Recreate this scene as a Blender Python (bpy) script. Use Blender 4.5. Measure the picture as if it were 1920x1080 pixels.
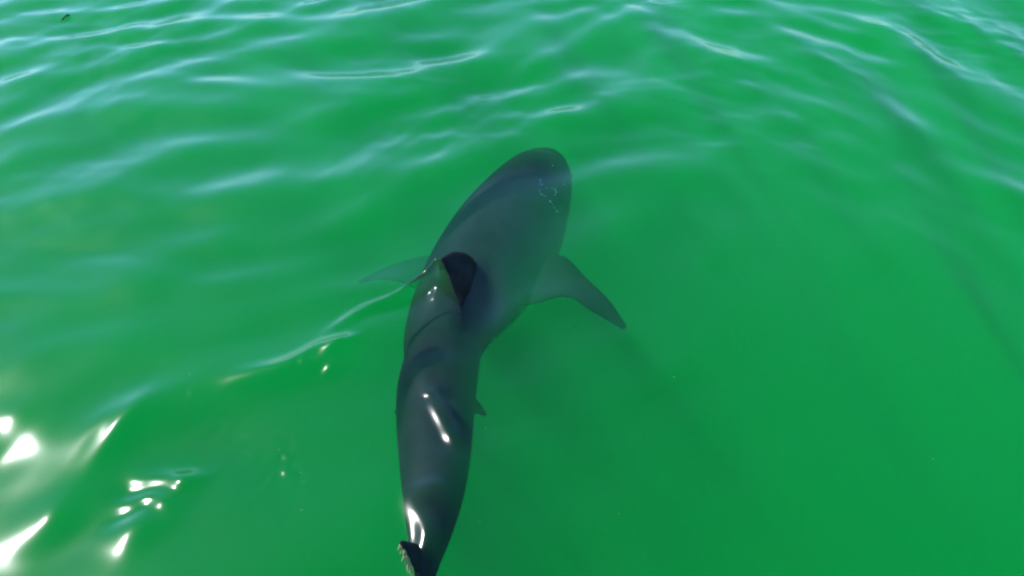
import bpy, bmesh, math, random
import numpy as np
from mathutils import Vector, Matrix, noise

scene = bpy.context.scene
for o in list(bpy.data.objects):
    bpy.data.objects.remove(o, do_unlink=True)
col = scene.collection
R = math.radians

# ------------------------------------------------------------------ camera
CAM_H = 3.4
PITCH = R(42.0)                     # below the horizontal
HFOV = R(65.0)
cam_data = bpy.data.cameras.new('camera')
cam_data.angle = HFOV
cam_data.clip_start = 0.05
cam_data.clip_end = 2000
cam = bpy.data.objects.new('camera', cam_data)
col.objects.link(cam)
cam.location = (0, 0, CAM_H)
cam.rotation_euler = (math.pi / 2 - PITCH, 0, 0)
scene.camera = cam

# ------------------------------------------------------------------ daylight
SUN_DIR = Vector((-0.836, 0.45, 0.994)).normalized()     # towards the sun
elev = math.asin(SUN_DIR.z)
azim = math.atan2(SUN_DIR.x, SUN_DIR.y)                 # clockwise from +Y
world = bpy.data.worlds.new('World')
scene.world = world
world.use_nodes = True
wn = world.node_tree
wn.nodes.clear()
wo = wn.nodes.new('ShaderNodeOutputWorld')
bg = wn.nodes.new('ShaderNodeBackground')
sky = wn.nodes.new('ShaderNodeTexSky')
sky.sky_type = 'NISHITA'
sky.sun_disc = False
sky.sun_elevation = elev
sky.sun_rotation = azim
sky.altitude = 5
sky.air_density = 0.9
sky.dust_density = 0.2
sky.ozone_density = 10.0
bg.inputs['Strength'].default_value = 0.15
wn.links.new(sky.outputs['Color'], bg.inputs['Color'])
wn.links.new(bg.outputs['Background'], wo.inputs['Surface'])

sun_data = bpy.data.lights.new('sun', 'SUN')
sun_data.energy = 2.0
sun_data.angle = R(0.53)
sun_data.color = (1.0, 0.985, 0.96)
sun = bpy.data.objects.new('sun', sun_data)
col.objects.link(sun)
sun.rotation_euler = SUN_DIR.to_track_quat('Z', 'Y').to_euler()
sun.location = SUN_DIR * 50

scene.view_settings.view_transform = 'Standard'
scene.view_settings.look = 'None'
scene.view_settings.exposure = 1.60
scene.view_settings.gamma = 1.0
scene.view_settings.use_curve_mapping = False
scene.cycles.max_bounces = 4
scene.cycles.volume_bounces = 2
scene.cycles.transparent_max_bounces = 16
scene.cycles.caustics_reflective = False
scene.cycles.filter_width = 2.3                        # a soft drone-video lens
scene.cycles.use_denoising = True
scene.cycles.use_adaptive_sampling = True
scene.cycles.adaptive_threshold = 0.02
scene.cycles.adaptive_min_samples = 32
scene.cycles.sample_clamp_indirect = 6.0

# ------------------------------------------------------------------ helpers
TH = math.tan(HFOV / 2)
CP, SP = math.cos(PITCH), math.sin(PITCH)


def P(u, v, z=0.0):
    """the point of the horizontal plane at height z that lies under a spot of the photograph"""
    x = (u - 960) / 960 * TH
    y = (540 - v) / 960 * TH
    dx, dy, dz = x, CP + y * SP, -SP + y * CP
    t = (z - CAM_H) / dz
    return Vector((dx * t, dy * t, z))


def mpp(v, z=0.0):
    """metres per photograph pixel at that row"""
    y = (540 - v) / 960 * TH
    t = (z - CAM_H) / (-SP + y * CP)
    return t * TH / 960


def catmull(keys, n):
    """smooth interpolation through a list of equal-length tuples"""
    k = np.array(keys, float)
    m = len(k)
    out = []
    for i in range(n):
        t = i / (n - 1) * (m - 1)
        j = min(int(t), m - 2)
        f = t - j
        p0, p1, p2, p3 = k[max(j - 1, 0)], k[j], k[j + 1], k[min(j + 2, m - 1)]
        out.append(0.5 * ((2 * p1) + (p2 - p0) * f + (2 * p0 - 5 * p1 + 4 * p2 - p3) * f * f
                          + (3 * p1 - p0 - 3 * p2 + p3) * f ** 3))
    return np.array(out)


def new_mat(name):
    m = bpy.data.materials.new(name)
    m.use_nodes = True
    m.node_tree.nodes.clear()
    return m, m.node_tree.nodes, m.node_tree.links


def link_mesh(name, bm, mat, parent=None, smooth=True):
    me = bpy.data.meshes.new(name)
    bm.to_mesh(me)
    bm.free()
    if smooth:
        for p in me.polygons:
            p.use_smooth = True
    me.materials.append(mat)
    o = bpy.data.objects.new(name, me)
    col.objects.link(o)
    if parent is not None:
        o.parent = parent
    return o


# ------------------------------------------------------------------ materials
def water_material():
    m, N, L = new_mat('sea_water')
    out = N.new('ShaderNodeOutputMaterial')
    fres = N.new('ShaderNodeFresnel'); fres.inputs['IOR'].default_value = 1.34
    tr = N.new('ShaderNodeBsdfTransparent'); tr.inputs['Color'].default_value = (1, 1, 1, 1)
    g1 = N.new('ShaderNodeBsdfGlossy'); g1.inputs['Roughness'].default_value = 0.12
    g2 = N.new('ShaderNodeBsdfGlossy'); g2.inputs['Roughness'].default_value = 0.23
    g3 = N.new('ShaderNodeBsdfGlossy'); g3.inputs['Roughness'].default_value = 0.28
    mh = N.new('ShaderNodeMixShader'); mh.inputs['Fac'].default_value = 0.12
    mg = N.new('ShaderNodeMixShader'); mg.inputs['Fac'].default_value = 0.33
    L.new(g2.outputs[0], mh.inputs[1]); L.new(g3.outputs[0], mh.inputs[2])
    mx = N.new('ShaderNodeMixShader')
    L.new(g1.outputs[0], mg.inputs[1]); L.new(mh.outputs[0], mg.inputs[2])
    L.new(fres.outputs[0], mx.inputs['Fac'])
    L.new(tr.outputs[0], mx.inputs[1]); L.new(mg.outputs[0], mx.inputs[2])
    L.new(mx.outputs[0], out.inputs['Surface'])
    vs = N.new('ShaderNodeVolumeScatter')
    vs.inputs['Color'].default_value = (0.001, 1.0, 0.115, 1)
    vs.inputs['Density'].default_value = 0.30
    vs.inputs['Anisotropy'].default_value = 0.0
    va = N.new('ShaderNodeVolumeAbsorption')
    va.inputs['Color'].default_value = (0.0, 0.855, 0.72, 1)
    va.inputs['Density'].default_value = 0.9
    ad = N.new('ShaderNodeAddShader')
    L.new(vs.outputs[0], ad.inputs[0]); L.new(va.outputs[0], ad.inputs[1])
    L.new(ad.outputs[0], out.inputs['Volume'])
    return m


def principled(name, colour, rough=0.6, spec=0.2):
    m, N, L = new_mat(name)
    out = N.new('ShaderNodeOutputMaterial')
    b = N.new('ShaderNodeBsdfPrincipled')
    b.inputs['Base Color'].default_value = (*colour, 1)
    b.inputs['Roughness'].default_value = rough
    b.inputs['Specular IOR Level'].default_value = spec
    L.new(b.outputs[0], out.inputs['Surface'])
    return m, N, L, b


def skin_material():
    m, N, L, b = principled('shark_skin', (0.03, 0.04, 0.05), 0.65, 0.06)
    tc = N.new('ShaderNodeTexCoord')
    # mottled slate back
    nz = N.new('ShaderNodeTexNoise'); nz.inputs['Scale'].default_value = 3.2; nz.inputs['Detail'].default_value = 9; nz.inputs['Roughness'].default_value = 0.62
    L.new(tc.outputs['Object'], nz.inputs['Vector'])
    cr = N.new('ShaderNodeValToRGB')
    cr.color_ramp.elements[0].position = 0.36; cr.color_ramp.elements[0].color = (0.0006, 0.0018, 0.0018, 1)
    cr.color_ramp.elements[1].position = 0.68; cr.color_ramp.elements[1].color = (0.0115, 0.0165, 0.0165, 1)
    L.new(nz.outputs['Fac'], cr.inputs['Fac'])
    # white belly below an uneven flank line: attribute written on the mesh (1 = belly)
    at = N.new('ShaderNodeAttribute'); at.attribute_name = 'belly'
    n2 = N.new('ShaderNodeTexNoise'); n2.inputs['Scale'].default_value = 9.0
    L.new(tc.outputs['Object'], n2.inputs['Vector'])
    ma = N.new('ShaderNodeMath'); ma.operation = 'MULTIPLY_ADD'
    ma.inputs[1].default_value = 0.35; 
    L.new(n2.outputs['Fac'], ma.inputs[0]); L.new(at.outputs['Fac'], ma.inputs[2])
    c2 = N.new('ShaderNodeValToRGB')
    c2.color_ramp.elements[0].position = 0.85; c2.color_ramp.elements[1].position = 0.98
    L.new(ma.outputs[0], c2.inputs['Fac'])
    mix = N.new('ShaderNodeMix'); mix.data_type = 'RGBA'
    L.new(c2.outputs['Color'], mix.inputs['Factor'])
    L.new(cr.outputs['Color'], mix.inputs[6])
    mix.inputs[7].default_value = (0.55, 0.56, 0.54, 1)
    L.new(mix.outputs[2], b.inputs['Base Color'])
    return m


M_water = water_material()
M_skin = skin_material()
M_eye = principled('eye_black', (0.004, 0.004, 0.005), 0.15, 0.5)[0]
M_gill = principled('gill_dark', (0.008, 0.010, 0.012), 0.8, 0.05)[0]
M_mark = principled('mark_pale', (0.85, 0.88, 0.84), 0.7, 0.1)[0]
M_algae = principled('algae', (0.22, 0.23, 0.09), 0.7, 0.1)[0]
M_foam = principled('foam', (0.55, 0.6, 0.55), 0.6, 0.3)[0]
M_bark = principled('twig_bark', (0.030, 0.022, 0.016), 0.8, 0.1)[0]
M_sand = principled('silt', (0.10, 0.12, 0.07), 0.9, 0.0)[0]

# ------------------------------------------------------------------ water
rng = np.random.default_rng(7)


def axis(dense, lo, hi, far):
    """grid lines: spacing list [(start, end, step)...] then growing steps out to the far edge"""
    a = []
    for s, e, d in dense:
        n = max(1, int(round((e - s) / d)))
        a += [s + (e - s) * i / n for i in range(n)]
    a.append(dense[-1][1])
    d = dense[-1][2]
    while a[-1] < hi:
        d *= 1.35
        a.append(a[-1] + d)
    d = dense[0][2]
    b = []
    x = a[0]
    while x > lo:
        d *= 1.35
        x -= d
        b.append(x)
    return np.array(b[::-1] + a)


xs = axis([(-9, -5.6, 0.06), (-5.6, -2.3, 0.025), (-2.3, 1.2, 0.013), (1.2, 5.6, 0.025), (5.6, 9, 0.06)], -600, 600, 0)
ys = axis([(-2, 1.0, 0.05), (1.0, 4.3, 0.013), (4.3, 8.5, 0.022), (8.5, 14, 0.07)], -600, 600, 0)
X, Y = np.meshgrid(xs, ys)


def wave_field(X, Y):
    H = np.zeros_like(X)
    # slow bend of the coordinates so crests are not ruler-straight
    WX = X + 0.18 * np.sin(0.9 * Y + 0.4) + 0.12 * np.sin(1.7 * X - 1.1 * Y + 1.0)
    WY = Y + 0.16 * np.sin(1.1 * X + 2.0) + 0.10 * np.sin(2.1 * Y + 0.8 * X)
    side = 1 / (1 + np.exp(-(X - 0.9) / 0.55))          # 0 left, 1 right
    far = np.clip((Y - 2.9) / 4.0, 0, 1)
    far = far * far * (3 - 2 * far)
    amp = 2.15 * far + (1 - far) * (1.25 - 0.75 * side)
    for sysid, crest, wt in ((0, 36, 1 - 0.8 * side), (1, -56, 0.25 + 0.75 * side)):
        for k in range(34):
            lam = 0.38 * (3.8 ** rng.random())
            ang = R(crest + 90 + rng.normal(0, 24))
            kx, ky = math.cos(ang), math.sin(ang)
            kk = 2 * math.pi / lam
            slope = 0.025 * min(1.0, (lam / 0.6)) ** 0.6
            if sysid == 1:
                slope *= 0.8
            ph = rng.random() * 6.283
            arg = kk * (kx * WX + ky * WY) + ph
            s = np.sin(arg)
            # envelope: groups of waves of finite crest length
            e = 0.55 + 0.45 * np.sin(0.9 / lam * (ky * X - kx * Y) * 1.3 + rng.random() * 6.283)
            H += wt * e * (slope / kk) * (s + 0.12 * s * s) * amp
    # small wavelets riding on the larger ones, in patches
    patch = 0.5 + 0.5 * np.sin(0.8 * X + 1.3 * Y + 1) * np.sin(1.4 * X - 0.7 * Y)
    for k in range(30):
        lam = 0.15 * (2.6 ** rng.random())
        ang = R(rng.choice([126, 34]) + rng.normal(0, 35))
        kk = 2 * math.pi / lam
        arg = kk * (math.cos(ang) * WX + math.sin(ang) * WY) + rng.random() * 6.283
        H += np.sin(arg) * (0.007 / kk) * patch * (0.5 + 1.2 * far) * np.clip((12 - Y) / 4, 0, 1) * np.clip((7 - abs(X)) / 1.5, 0, 1)
    return H


def ridge(H, X, Y, pts, height, width, taper=True, prof=1.0):
    """a crest of water along a line; pts: (x, y) ground points"""
    pts = [(p[0], p[1]) for p in pts]
    fine = catmull(pts, 14 * len(pts))
    x0, x1 = fine[:, 0].min() - 4 * width, fine[:, 0].max() + 4 * width
    y0, y1 = fine[:, 1].min() - 4 * width, fine[:, 1].max() + 4 * width
    ix = np.where((xs > x0) & (xs < x1))[0]
    iy = np.where((ys > y0) & (ys < y1))[0]
    if len(ix) == 0 or len(iy) == 0:
        return
    sl = np.s_[iy[0]:iy[-1] + 1, ix[0]:ix[-1] + 1]
    gx, gy = X[sl], Y[sl]
    # the line blurred to its width: smooth everywhere, no crease at bends or ends
    n = len(fine)
    seg = np.hypot(*np.gradient(fine, axis=0).T)
    for i in range(n):
        t = i / (n - 1)
        hh = height(t) if callable(height) else height * math.sin(math.pi * min(max(t, 0.02), 0.98)) ** 0.7
        q = hh * seg[i] / (width * math.sqrt(math.pi))
        H[sl] += q * np.exp(-((gx - fine[i, 0]) ** 2 + (gy - fine[i, 1]) ** 2) / width ** 2)


def bump(H, X, Y, c, h, rx, ry, rot=0.0):
    ca, sa = math.cos(rot), math.sin(rot)
    dx, dy = X - c[0], Y - c[1]
    a, b = (dx * ca + dy * sa) / rx, (-dx * sa + dy * ca) / ry
    H += h * np.exp(-(a * a + b * b))


H = wave_field(X, Y)

# over the shark's back the water is smoothed into a long low swell
for (u, v, r, k) in ((960, 420, 0.55, 0.65), (870, 560, 0.5, 0.6), (815, 720, 0.4, 0.5), (815, 860, 0.35, 0.5)):
    c = P(u, v)
    H *= 1 - k * np.exp(-(((X - c.x) / r) ** 2 + ((Y - c.y) / (r * 1.2)) ** 2))

# sheet of water pulled up to the fin's tip and its wake crest
ridge(H, X, Y, [P(829, 497, .11), P(812, 513, .08), P(780, 535, .05), P(740, 562, .02), P(690, 582), P(640, 612), P(600, 640)],
      lambda t: 0.20 * (1 - t) ** 2.2 + 0.02 * np.sin(np.pi * t), 0.045)
ridge(H, X, Y, [P(829, 497, .11), P(822, 530, .06), P(815, 560, .03), P(812, 590), P(822, 640)],
      lambda t: 0.07 * (1 - t) ** 1.8, 0.045)
bump(H, X, Y, P(838, 560), 0.018, 0.09, 0.24, 0.15)
bump(H, X, Y, P(915, 540), -0.03, 0.09, 0.30, 0.1)
# swell around the body by the pectoral fin
ridge(H, X, Y, [P(1110, 575), P(1060, 560), P(1000, 568), P(950, 605), P(915, 660), P(900, 720)], 0.03, 0.13)
# collars of water crossing the tail
ridge(H, X, Y, [P(752, 712), P(790, 690), P(830, 680), P(870, 690), P(895, 720)], 0.014, 0.08)
ridge(H, X, Y, [P(798, 735), P(815, 775), P(838, 828), P(850, 870), P(858, 920)], 0.018, 0.075)
ridge(H, X, Y, [P(760, 960), P(785, 925), P(815, 918), P(850, 935), P(865, 960)], 0.020, 0.06)
ridge(H, X, Y, [P(785, 945), P(795, 975), P(797, 1005), P(790, 1045), P(786, 1090)], 0.03, 0.06)
# crests trailing off to the side
ridge(H, X, Y, [P(660, 640), P(615, 662), P(570, 690), P(500, 708), P(420, 716)], 0.055, 0.085)
ridge(H, X, Y, [P(640, 690), P(605, 700), P(575, 712)], 0.010, 0.05)
ridge(H, X, Y, [P(165, 880), P(195, 812), P(240, 780), P(300, 750)], 0.04, 0.12)
ridge(H, X, Y, [P(245, 917), P(290, 902), P(340, 900), P(345, 912), P(290, 936), P(225, 962)], 0.016, 0.06)
ridge(H, X, Y, [P(345, 925), P(298, 958), P(255, 1005), P(195, 1060)], 0.035, 0.11)
ridge(H, X, Y, [P(140, 925), P(95, 970), P(35, 1035)], 0.035, 0.13)
# small broken ripples left by the tail, no two alike
for (u, v, r_, amt) in ((545, 885, 0.26, 1.0), (690, 930, 0.18, 0.7), (420, 820, 0.3, 0.5), (600, 1010, 0.3, 0.5), (640, 700, 0.15, 0.6)):
    c = P(u, v)
    env = np.exp(-(((X - c.x) / r_) ** 2 + ((Y - c.y) / r_) ** 2)) * amt
    for k in range(16):
        lam = 0.05 * (2.6 ** rng.random())
        an = rng.random() * 6.283
        kk = 2 * math.pi / lam
        H += env * 0.026 / kk * np.sin(kk * (math.cos(an) * X + math.sin(an) * Y + 0.02 * np.sin(9 * X + 7 * Y + k)) + rng.random() * 6.283)

# facets of water that throw the sun back: wavelets tilted to the mirror angle
def wavelet(u0, v0, u1, v1, across, k=1.0):
    a, b = P(u0, v0), P(u1, v1)
    c = (a + b) / 2
    ax = (b - a)
    ln = max(ax.length / 2, across)
    ax = Vector((ax.x, ax.y, 0)).normalized() if ax.length > 1e-6 else Vector((1, 0, 0))
    view = (Vector((0, 0, CAM_H)) - c).normalized()
    hv = (view + SUN_DIR).normalized()
    need = np.array((-hv.x / hv.z, -hv.y / hv.z))
    i = int(np.argmin(abs(xs - c.x))); j = int(np.argmin(abs(ys - c.y)))
    have = np.array(((H[j, i + 1] - H[j, i - 1]) / (xs[i + 1] - xs[i - 1]), (H[j + 1, i] - H[j - 1, i]) / (ys[j + 1] - ys[j - 1])))
    g = need * k - have
    dx, dy = X - c.x, Y - c.y
    al, ac = dx * ax.x + dy * ax.y, -dx * ax.y + dy * ax.x
    H[...] += (g[0] * dx + g[1] * dy) * np.exp(-(al / (1.5 * ln)) ** 2 - (ac / (1.5 * across)) ** 2)


GLINTS = (
    (20, 580, 100, 560, 0.30, 0.1), (140, 850, 180, 820, 0.16, 0.55), (22, 848, 60, 822, 0.14), (2, 800, 16, 790, 0.06),
    (65, 1005, 105, 965, 0.06), (205, 1045, 262, 1000, 0.08),
    (325, 914, 352, 904, 0.05), (238, 918, 256, 912, 0.04), (222, 962, 250, 952, 0.04), (268, 944, 282, 938, 0.03),
    (296, 962, 308, 946, 0.04), (225, 1030, 238, 1040, 0.06), (250, 905, 345, 908, 0.05, 0.9), (225, 962, 335, 915, 0.04, 0.93),
    (600, 704, 622, 692, 0.03), (560, 693, 570, 689, 0.014), (526, 886, 534, 884, 0.018), (529, 856, 531, 853, 0.012),
    (354, 747, 358, 743, 0.010),
    (800, 742, 840, 830, 0.035, 0.93), (834, 816, 843, 838, 0.04), (798, 738, 804, 748, 0.022),
    (752, 992, 780, 938, 0.06, 0.93), (800, 985, 792, 1050, 0.05, 0.97), (796, 1006, 797, 1014, 0.03),
    (808, 566, 811, 570, 0.014),
    (640, 655, 590, 680, 0.03, 0.85), (180, 850, 235, 785, 0.05, 0.88),
)
for _ in range(3):                       # neighbours overlap: settle them together
    for spec in GLINTS:
        wavelet(*spec)

ny, nx = X.shape
verts = np.stack([X, Y, H], -1).reshape(-1, 3)
idx = np.arange(nx * ny).reshape(ny, nx)
faces = np.stack([idx[:-1, :-1], idx[:-1, 1:], idx[1:, 1:], idx[1:, :-1]], -1).reshape(-1, 4)
DEPTH = 22.0
nv = len(verts)
loop = list(idx[0, :]) + list(idx[1:, -1]) + list(idx[-1, -2::-1]) + list(idx[-2:0:-1, 0])
low = verts[loop].copy(); low[:, 2] = -DEPTH
allv = np.vstack([verts, low])
n = len(loop)
skirt = [(loop[(i + 1) % n], loop[i], nv + i, nv + (i + 1) % n) for i in range(n)]
me = bpy.data.meshes.new('water')
me.from_pydata(allv.tolist(), [], faces.tolist() + skirt + [tuple(nv + i for i in range(n))[::-1]])
sm = np.zeros(len(me.polygons), bool); sm[:len(faces)] = True
me.polygons.foreach_set('use_smooth', sm)
me.materials.append(M_water)
me.update()
water = bpy.data.objects.new('water', me)
col.objects.link(water)
water['kind'] = 'structure'
water['label'] = 'rippled emerald green sea water around the shark'
water['category'] = 'water'

bm = bmesh.new()
bmesh.ops.create_grid(bm, x_segments=40, y_segments=40, size=620)
for v in bm.verts:
    v.co.z = -DEPTH - 0.6 + 0.4 * noise.noise(v.co * 0.02)
seabed = link_mesh('seabed', bm, M_sand)
seabed['kind'] = 'structure'
seabed['label'] = 'silty seabed deep under the green water'
seabed['category'] = 'seabed'

# ------------------------------------------------------------------ shark
# stations nose to tail: photograph column, row of the axis, half-width in pixels, height of the back
ST = [
    (1030, 284, 16, -0.36), (1026, 300, 38, -0.30), (1016, 326, 58, -0.26), (995, 366, 78, -0.21),
    (962, 425, 97, -0.16), (928, 482, 105, -0.13), (889, 538, 100, -0.11), (853, 592, 86, -0.10),
    (833, 640, 76, -0.10), (828, 682, 71, -0.10), (820, 728, 74, -0.10), (816, 782, 73, -0.09), (815, 860, 67, -0.08),
    (812, 930, 57, -0.07), (806, 1000, 39, -0.07), (800, 1055, 23, -0.07), (797, 1085, 16, -0.07),
]
keys = []
for (u, v, hw, zt) in ST:
    zc = zt
    for _ in range(6):
        w = hw * mpp(v, zc)
        zc = zt - w * 0.98
    p = P(u, v, zc)
    keys.append((p.x, p.y, p.z, w))
RINGS = 70
path = catmull(keys, RINGS)
SEG = 40


def frame_at(i):
    a = path[max(i - 1, 0)]; b = path[min(i + 1, RINGS - 1)]
    t = Vector((b[:3] - a[:3])).normalized()            # towards the tail
    side = t.cross(Vector((0, 0, 1))).normalized()      # shark's left/right
    up = side.cross(t).normalized()
    return Vector(path[i][:3]), t, side, up, path[i][3]


def ring_point(i, th):
    """th 0 = side, 90 = back"""
    c, t, s, up, w = frame_at(i)
    cs, sn = math.cos(th), math.sin(th)
    e = 0.92
    x = math.copysign(abs(cs) ** e, cs) * w
    f = i / (RINGS - 1)
    y = math.copysign(abs(sn) ** e, sn) * w * (0.98 if sn > 0 else 0.92)
    if f > 0.82 and abs(sn) < 0.3:
        x *= 1 + 0.25 * (f - 0.82) / 0.18               # caudal keels
    return c + s * x + up * y


bm = bmesh.new()
rings = []
for i in range(RINGS):
    rings.append([bm.verts.new(ring_point(i, 2 * math.pi * k / SEG)) for k in range(SEG)])
for i in range(RINGS - 1):
    for k in range(SEG):
        bm.faces.new((rings[i][k], rings[i][(k + 1) % SEG], rings[i + 1][(k + 1) % SEG], rings[i + 1][k]))
bm.faces.new(rings[0]); bm.faces.new(rings[-1][::-1])


def fin(bm, lead, trail, thick_base, thick_tip, normal, n=22):
    """closed blade between a leading and a trailing edge, both running root to tip"""
    L_ = catmull([tuple(p) for p in lead], n)
    T_ = catmull([tuple(p) for p in trail], n)
    nrm = Vector(normal).normalized()
    M = 9
    secs = []
    for i in range(n):
        f = i / (n - 1)
        th = thick_base * (1 - f) + thick_tip * f
        a, b = Vector(L_[i]), Vector(T_[i])
        up, dn = [], []
        for j in range(M + 1):
            s = j / M
            q = a.lerp(b, s)
            prof = (s ** 0.5) * (1 - s) * 1.9 + 0.18
            up.append(q + nrm * th * prof * 0.5)
            dn.append(q - nrm * th * prof * 0.5)
        secs.append([bm.verts.new(p) for p in up + dn[::-1]])
    m = len(secs[0])
    for i in range(n - 1):
        for k in range(m):
            bm.faces.new((secs[i][k], secs[i][(k + 1) % m], secs[i + 1][(k + 1) % m], secs[i + 1][k]))
    bm.faces.new(secs[0][::-1]); bm.faces.new(secs[-1])


# dorsal fin: swept tip leaning over to the shark's left
fin(bm,
    [P(905, 508, -0.22), P(892, 492, -0.04), P(876, 476, 0.08), P(850, 470, 0.16), P(829, 481, 0.20)],
    [P(866, 640, -0.22), P(866, 592, -0.02), P(853, 553, 0.05), P(842, 522, 0.11), P(827, 489, 0.19)],
    0.085, 0.022, (0.75, 0.05, 0.62))
# pectoral fins
fin(bm,
    [P(975, 490, -0.52), P(1050, 478, -0.38), P(1100, 522, -0.33), P(1145, 566, -0.35), P(1176, 612, -0.45)],
    [P(930, 580, -0.52), P(1000, 570, -0.40), P(1062, 557, -0.33), P(1112, 586, -0.35), P(1170, 620, -0.45)],
    0.10, 0.03, (0.15, 0, 1))
zl = -1.08
fin(bm,
    [P(870, 470, zl + .16), P(800, 480, zl), P(755, 490, zl - .06), P(710, 508, zl - .12), P(672, 527, zl - .18)],
    [P(850, 590, zl + .16), P(785, 548, zl), P(750, 530, zl - .06), P(712, 525, zl - .12), P(674, 532, zl - .18)],
    0.10, 0.026, (-0.15, 0, 1))
# pelvic fins
for sgn, (a, b, c_, d) in ((1, ((868, 720), (915, 778), (862, 765), (905, 782))), (-1, ((775, 720), (738, 775), (780, 765), (745, 780)))):
    zp = -0.46
    fin(bm, [P(*a, zp + .05), P((a[0] + b[0]) / 2 + 4 * sgn, (a[1] + b[1]) / 2, zp), P(*b, zp - .05)],
        [P(*c_, zp + .05), P((c_[0] + d[0]) / 2, (c_[1] + d[1]) / 2, zp), P(*d, zp - .05)], 0.05, 0.02, (0.2 * sgn, 0, 1), 12)
# second dorsal fin
fin(bm, [P(822, 818, -0.14), P(821, 832, -0.10), P(819, 846, -0.085)], [P(820, 865, -0.14), P(819, 862, -0.10), P(818, 856, -0.085)], 0.04, 0.02, (1, 0, 0), 10)
# caudal fin: upper lobe breaking the surface, lower lobe below
fin(bm,
    [P(803, 1020, -0.10), P(790, 1022, -0.02), P(772, 1016, 0.08), P(757, 1013, 0.13), P(749, 1012, 0.16)],
    [P(797, 1105, -0.10), P(790, 1085, -0.02), P(776, 1065, 0.06), P(763, 1040, 0.11), P(750, 1020, 0.155)],
    0.06, 0.022, (0.8, 0.1, 0.5))
fin(bm,
    [P(800, 1030, -0.10), P(806, 1050, -0.22), P(812, 1075, -0.36), P(818, 1100, -0.48)],
    [P(797, 1100, -0.10), P(803, 1090, -0.22), P(810, 1098, -0.36), P(817, 1108, -0.48)],
    0.06, 0.022, (1, 0, 0))
bmesh.ops.recalc_face_normals(bm, faces=bm.faces)
tmp = link_mesh('shark', bm, M_skin)
rm = tmp.modifiers.new('join', 'REMESH')
rm.mode = 'VOXEL'; rm.voxel_size = 0.0105; rm.use_smooth_shade = True
sm_ = tmp.modifiers.new('smooth', 'SMOOTH'); sm_.factor = 0.5; sm_.iterations = 4
dg = bpy.context.evaluated_depsgraph_get()
body_me = bpy.data.meshes.new_from_object(tmp.evaluated_get(dg))
tmp.modifiers.clear()
tmp.data = body_me
if not body_me.materials:
    body_me.materials.append(M_skin)
shark = tmp
# belly mask: how far down the flank a point lies
nvv = len(body_me.vertices)
co = np.empty(nvv * 3); body_me.vertices.foreach_get('co', co); co = co.reshape(-1, 3)
no = np.empty(nvv * 3); body_me.vertices.foreach_get('normal', no); no = no.reshape(-1, 3)
cent = path[:, :3]
d2 = ((co[:, None, :] - cent[None, :, :]) ** 2).sum(-1)
near = d2.argmin(1)
rel = (cent[near, 2] - co[:, 2]) / np.maximum(path[near, 3], 0.03)
belly = np.clip(0.5 + rel * 0.55, 0, 1) * np.clip(0.6 - no[:, 2] * 1.5, 0, 1)
at = body_me.attributes.new('belly', 'FLOAT', 'POINT')
at.data.foreach_set('value', belly.astype(np.float32))
for p in body_me.polygons:
    p.use_smooth = True
shark['label'] = 'dark slate grey shark swimming just under the surface, dorsal fin cutting through'
shark['category'] = 'shark'

from mathutils.bvhtree import BVHTree
bvh = BVHTree.FromPolygons([v.co.copy() for v in body_me.vertices], [tuple(p.vertices) for p in body_me.polygons])


def down_to_skin(p):
    h = bvh.ray_cast(Vector((p.x, p.y, 1.0)), Vector((0, 0, -1)))
    return h[0], h[1]


def skin_under_pixel(u, v):
    o = Vector((0, 0, CAM_H))
    h = bvh.ray_cast(o, (P(u, v) - o).normalized())
    return h[0], h[1]


def strand(bm, pts, r, seg=6):
    pts = [Vector(p) for p in pts]
    prev = None
    for i, p in enumerate(pts):
        t = (pts[min(i + 1, len(pts) - 1)] - pts[max(i - 1, 0)]).normalized()
        a = t.orthogonal().normalized(); b = t.cross(a)
        rr_ = r * (1 if 0 < i < len(pts) - 1 else 0.25)
        rg = [bm.verts.new(p + (a * math.cos(k * 2 * math.pi / seg) + b * math.sin(k * 2 * math.pi / seg)) * rr_) for k in range(seg)]
        if prev:
            for k in range(seg):
                bm.faces.new((prev[k], prev[(k + 1) % seg], rg[(k + 1) % seg], rg[k]))
        else:
            bm.faces.new(rg[::-1])
        prev = rg
    bm.faces.new(prev)


# short broken pale marks laid on the snout
random.seed(11)
SC = [
    [(1011, 362), (1014, 356), (1022, 353), (1032, 353), (1041, 354)],
    [(1012, 362), (1018, 366), (1026, 368)],
    [(1040, 354), (1042, 361), (1039, 366)],
    [(1012, 338), (1016, 336)], [(1012, 343), (1019, 342)], [(1013, 347), (1018, 346)],
    [(1030, 375), (1037, 386), (1045, 398)], [(1043, 396), (1049, 399)],
    [(1055, 347), (1058, 345)], [(1036, 310), (1044, 313)],
]
for line in SC:
    fine = catmull(line, max(5, 6 * len(line)))
    pts = []
    for k, (u, v) in enumerate(fine):
        h, nn = skin_under_pixel(u + random.uniform(-1, 1), v + random.uniform(-1, 1))
        if h:
            pts.append(h + nn * 0.0005)
        if len(pts) > 2 and (random.random() < 0.45 or k == len(fine) - 1):
            if random.random() > 0.2:
                bm = bmesh.new()
                strand(bm, pts, random.uniform(0.0022, 0.0052), 5)
                link_mesh('pale_mark', bm, M_mark, shark)
            pts = []

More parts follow.
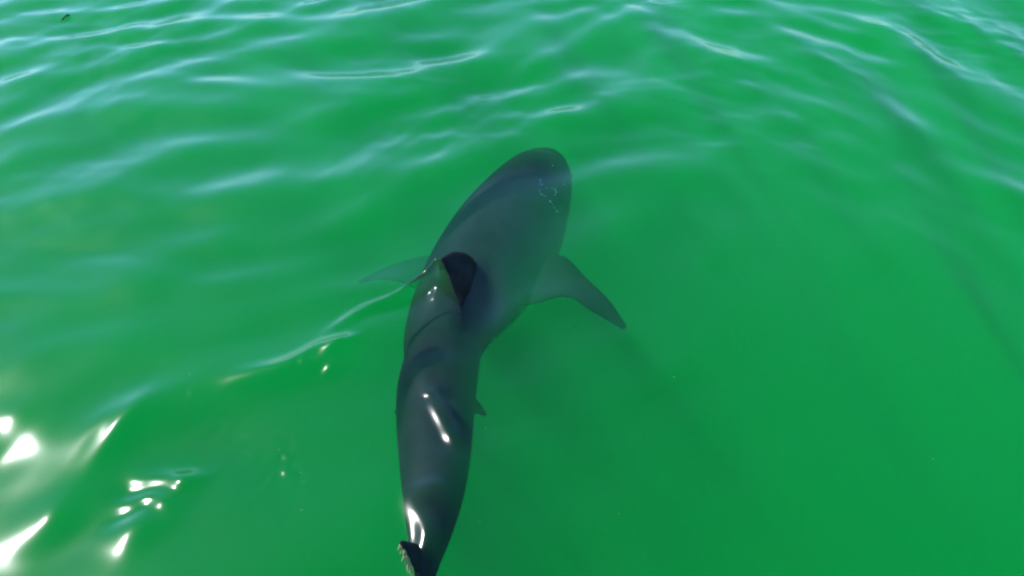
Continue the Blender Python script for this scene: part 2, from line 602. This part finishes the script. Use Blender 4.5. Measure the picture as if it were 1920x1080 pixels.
# gill slits and eyes on both flanks
for sgn in (1, -1):
    for k in range(5):
        i = 23 - 2 * k if False else 17 + k
        pts = []
        for q in range(9):
            th = R(-35 + 62 * q / 8)
            ang = th if sgn > 0 else math.pi - th
            c_ = frame_at(i)[0]
            p = ring_point(i, ang)
            h = bvh.ray_cast(p + (p - c_) * 0.4, (c_ - p).normalized())
            if h[0]:
                pts.append(h[0] + h[1] * 0.0005)
        if len(pts) > 3:
            bm = bmesh.new(); strand(bm, pts, 0.005, 6)
            link_mesh('gill_slit', bm, M_gill, shark)
    ang = R(2) if sgn > 0 else math.pi - R(2)
    p = frame_at(8)[0].lerp(ring_point(8, ang), 0.97)
    bm = bmesh.new()
    bmesh.ops.create_uvsphere(bm, u_segments=16, v_segments=10, radius=0.017, matrix=Matrix.Translation(p))
    link_mesh('eye', bm, M_eye, shark)

# pale weed growing on the frayed edge of the tail
random.seed(4)
bm = bmesh.new()
edge = catmull([tuple(P(u, v, z)) for (u, v, z) in ((752, 1018, .14), (757, 1030, .125), (764, 1044, .10), (770, 1062, .07), (777, 1082, .03))], 26)
for i, e in enumerate(edge):
    for k in range(3):
        a = Vector(e) + Vector((random.uniform(-.006, .006), random.uniform(-.01, .01), 0))
        ln = random.uniform(0.01, 0.05) * random.random() * (1 if i < 16 else 0.6)
        dr = Vector((random.uniform(-.5, .1), -1, random.uniform(-.3, .3))).normalized()
        pts = [a + dr * ln * s + Vector((0, 0, -0.01 * s * s)) for s in (0, .35, .7, 1)]
        strand(bm, pts, random.uniform(.002, .0045), 5)
weed = link_mesh('algae_fringe', bm, M_algae, shark)
weed['kind'] = 'stuff'

# ------------------------------------------------------------------ floating twig
a, b = P(114, 38, 0.012), P(132, 30, 0.012)
def surf(p):
    i = int(np.argmin(abs(xs - p.x))); j = int(np.argmin(abs(ys - p.y)))
    return float(H[j, i])
bm = bmesh.new()
pts = []
for k in range(7):
    f = k / 6
    q = a.lerp(b, f)
    q.z = surf(q) + 0.006 + 0.01 * math.sin(f * 3.1)
    q.x += 0.006 * math.sin(f * 7)
    pts.append(q)
strand(bm, pts, 0.007, 7)
m_ = pts[3]
strand(bm, [m_, m_ + Vector((0.015, 0.02, 0.012)), m_ + Vector((0.04, 0.03, 0.016))], 0.005, 5)
twig = link_mesh('floating_twig', bm, M_bark)
twig['label'] = 'small dark twig floating on a bright wave far from the shark'
twig['category'] = 'twig'

# ------------------------------------------------------------------ specks of foam and plankton at the surface
random.seed(23)
bm = bmesh.new()
spots = [(1041, 125), (1160, 965), (1361, 1027), (1868, 674), (160, 690), (115, 760), (357, 705), (900, 980), (1300, 640), (700, 640),
         (1095, 635), (1124, 600), (470, 845), (1560, 300), (1750, 860), (620, 330)]
spots += [(random.gauss(540, 70), random.gauss(900, 60)) for _ in range(8)]
spots += [(random.uniform(0, 1920), random.uniform(100, 1080)) for _ in range(14)]
for (u, v) in spots:
    p = P(u, v)
    p.z = surf(p) + 0.0005
    r = random.uniform(0.0008, 0.0018)
    bmesh.ops.create_icosphere(bm, subdivisions=1, radius=r, matrix=Matrix.Translation(p) @ Matrix.Scale(random.uniform(1, 2.2), 4, (1, 0.4, 0)))
specks = link_mesh('foam_specks', bm, M_foam)
specks['kind'] = 'stuff'
specks['label'] = 'tiny pale specks of foam scattered on the green water'
specks['category'] = 'foam'
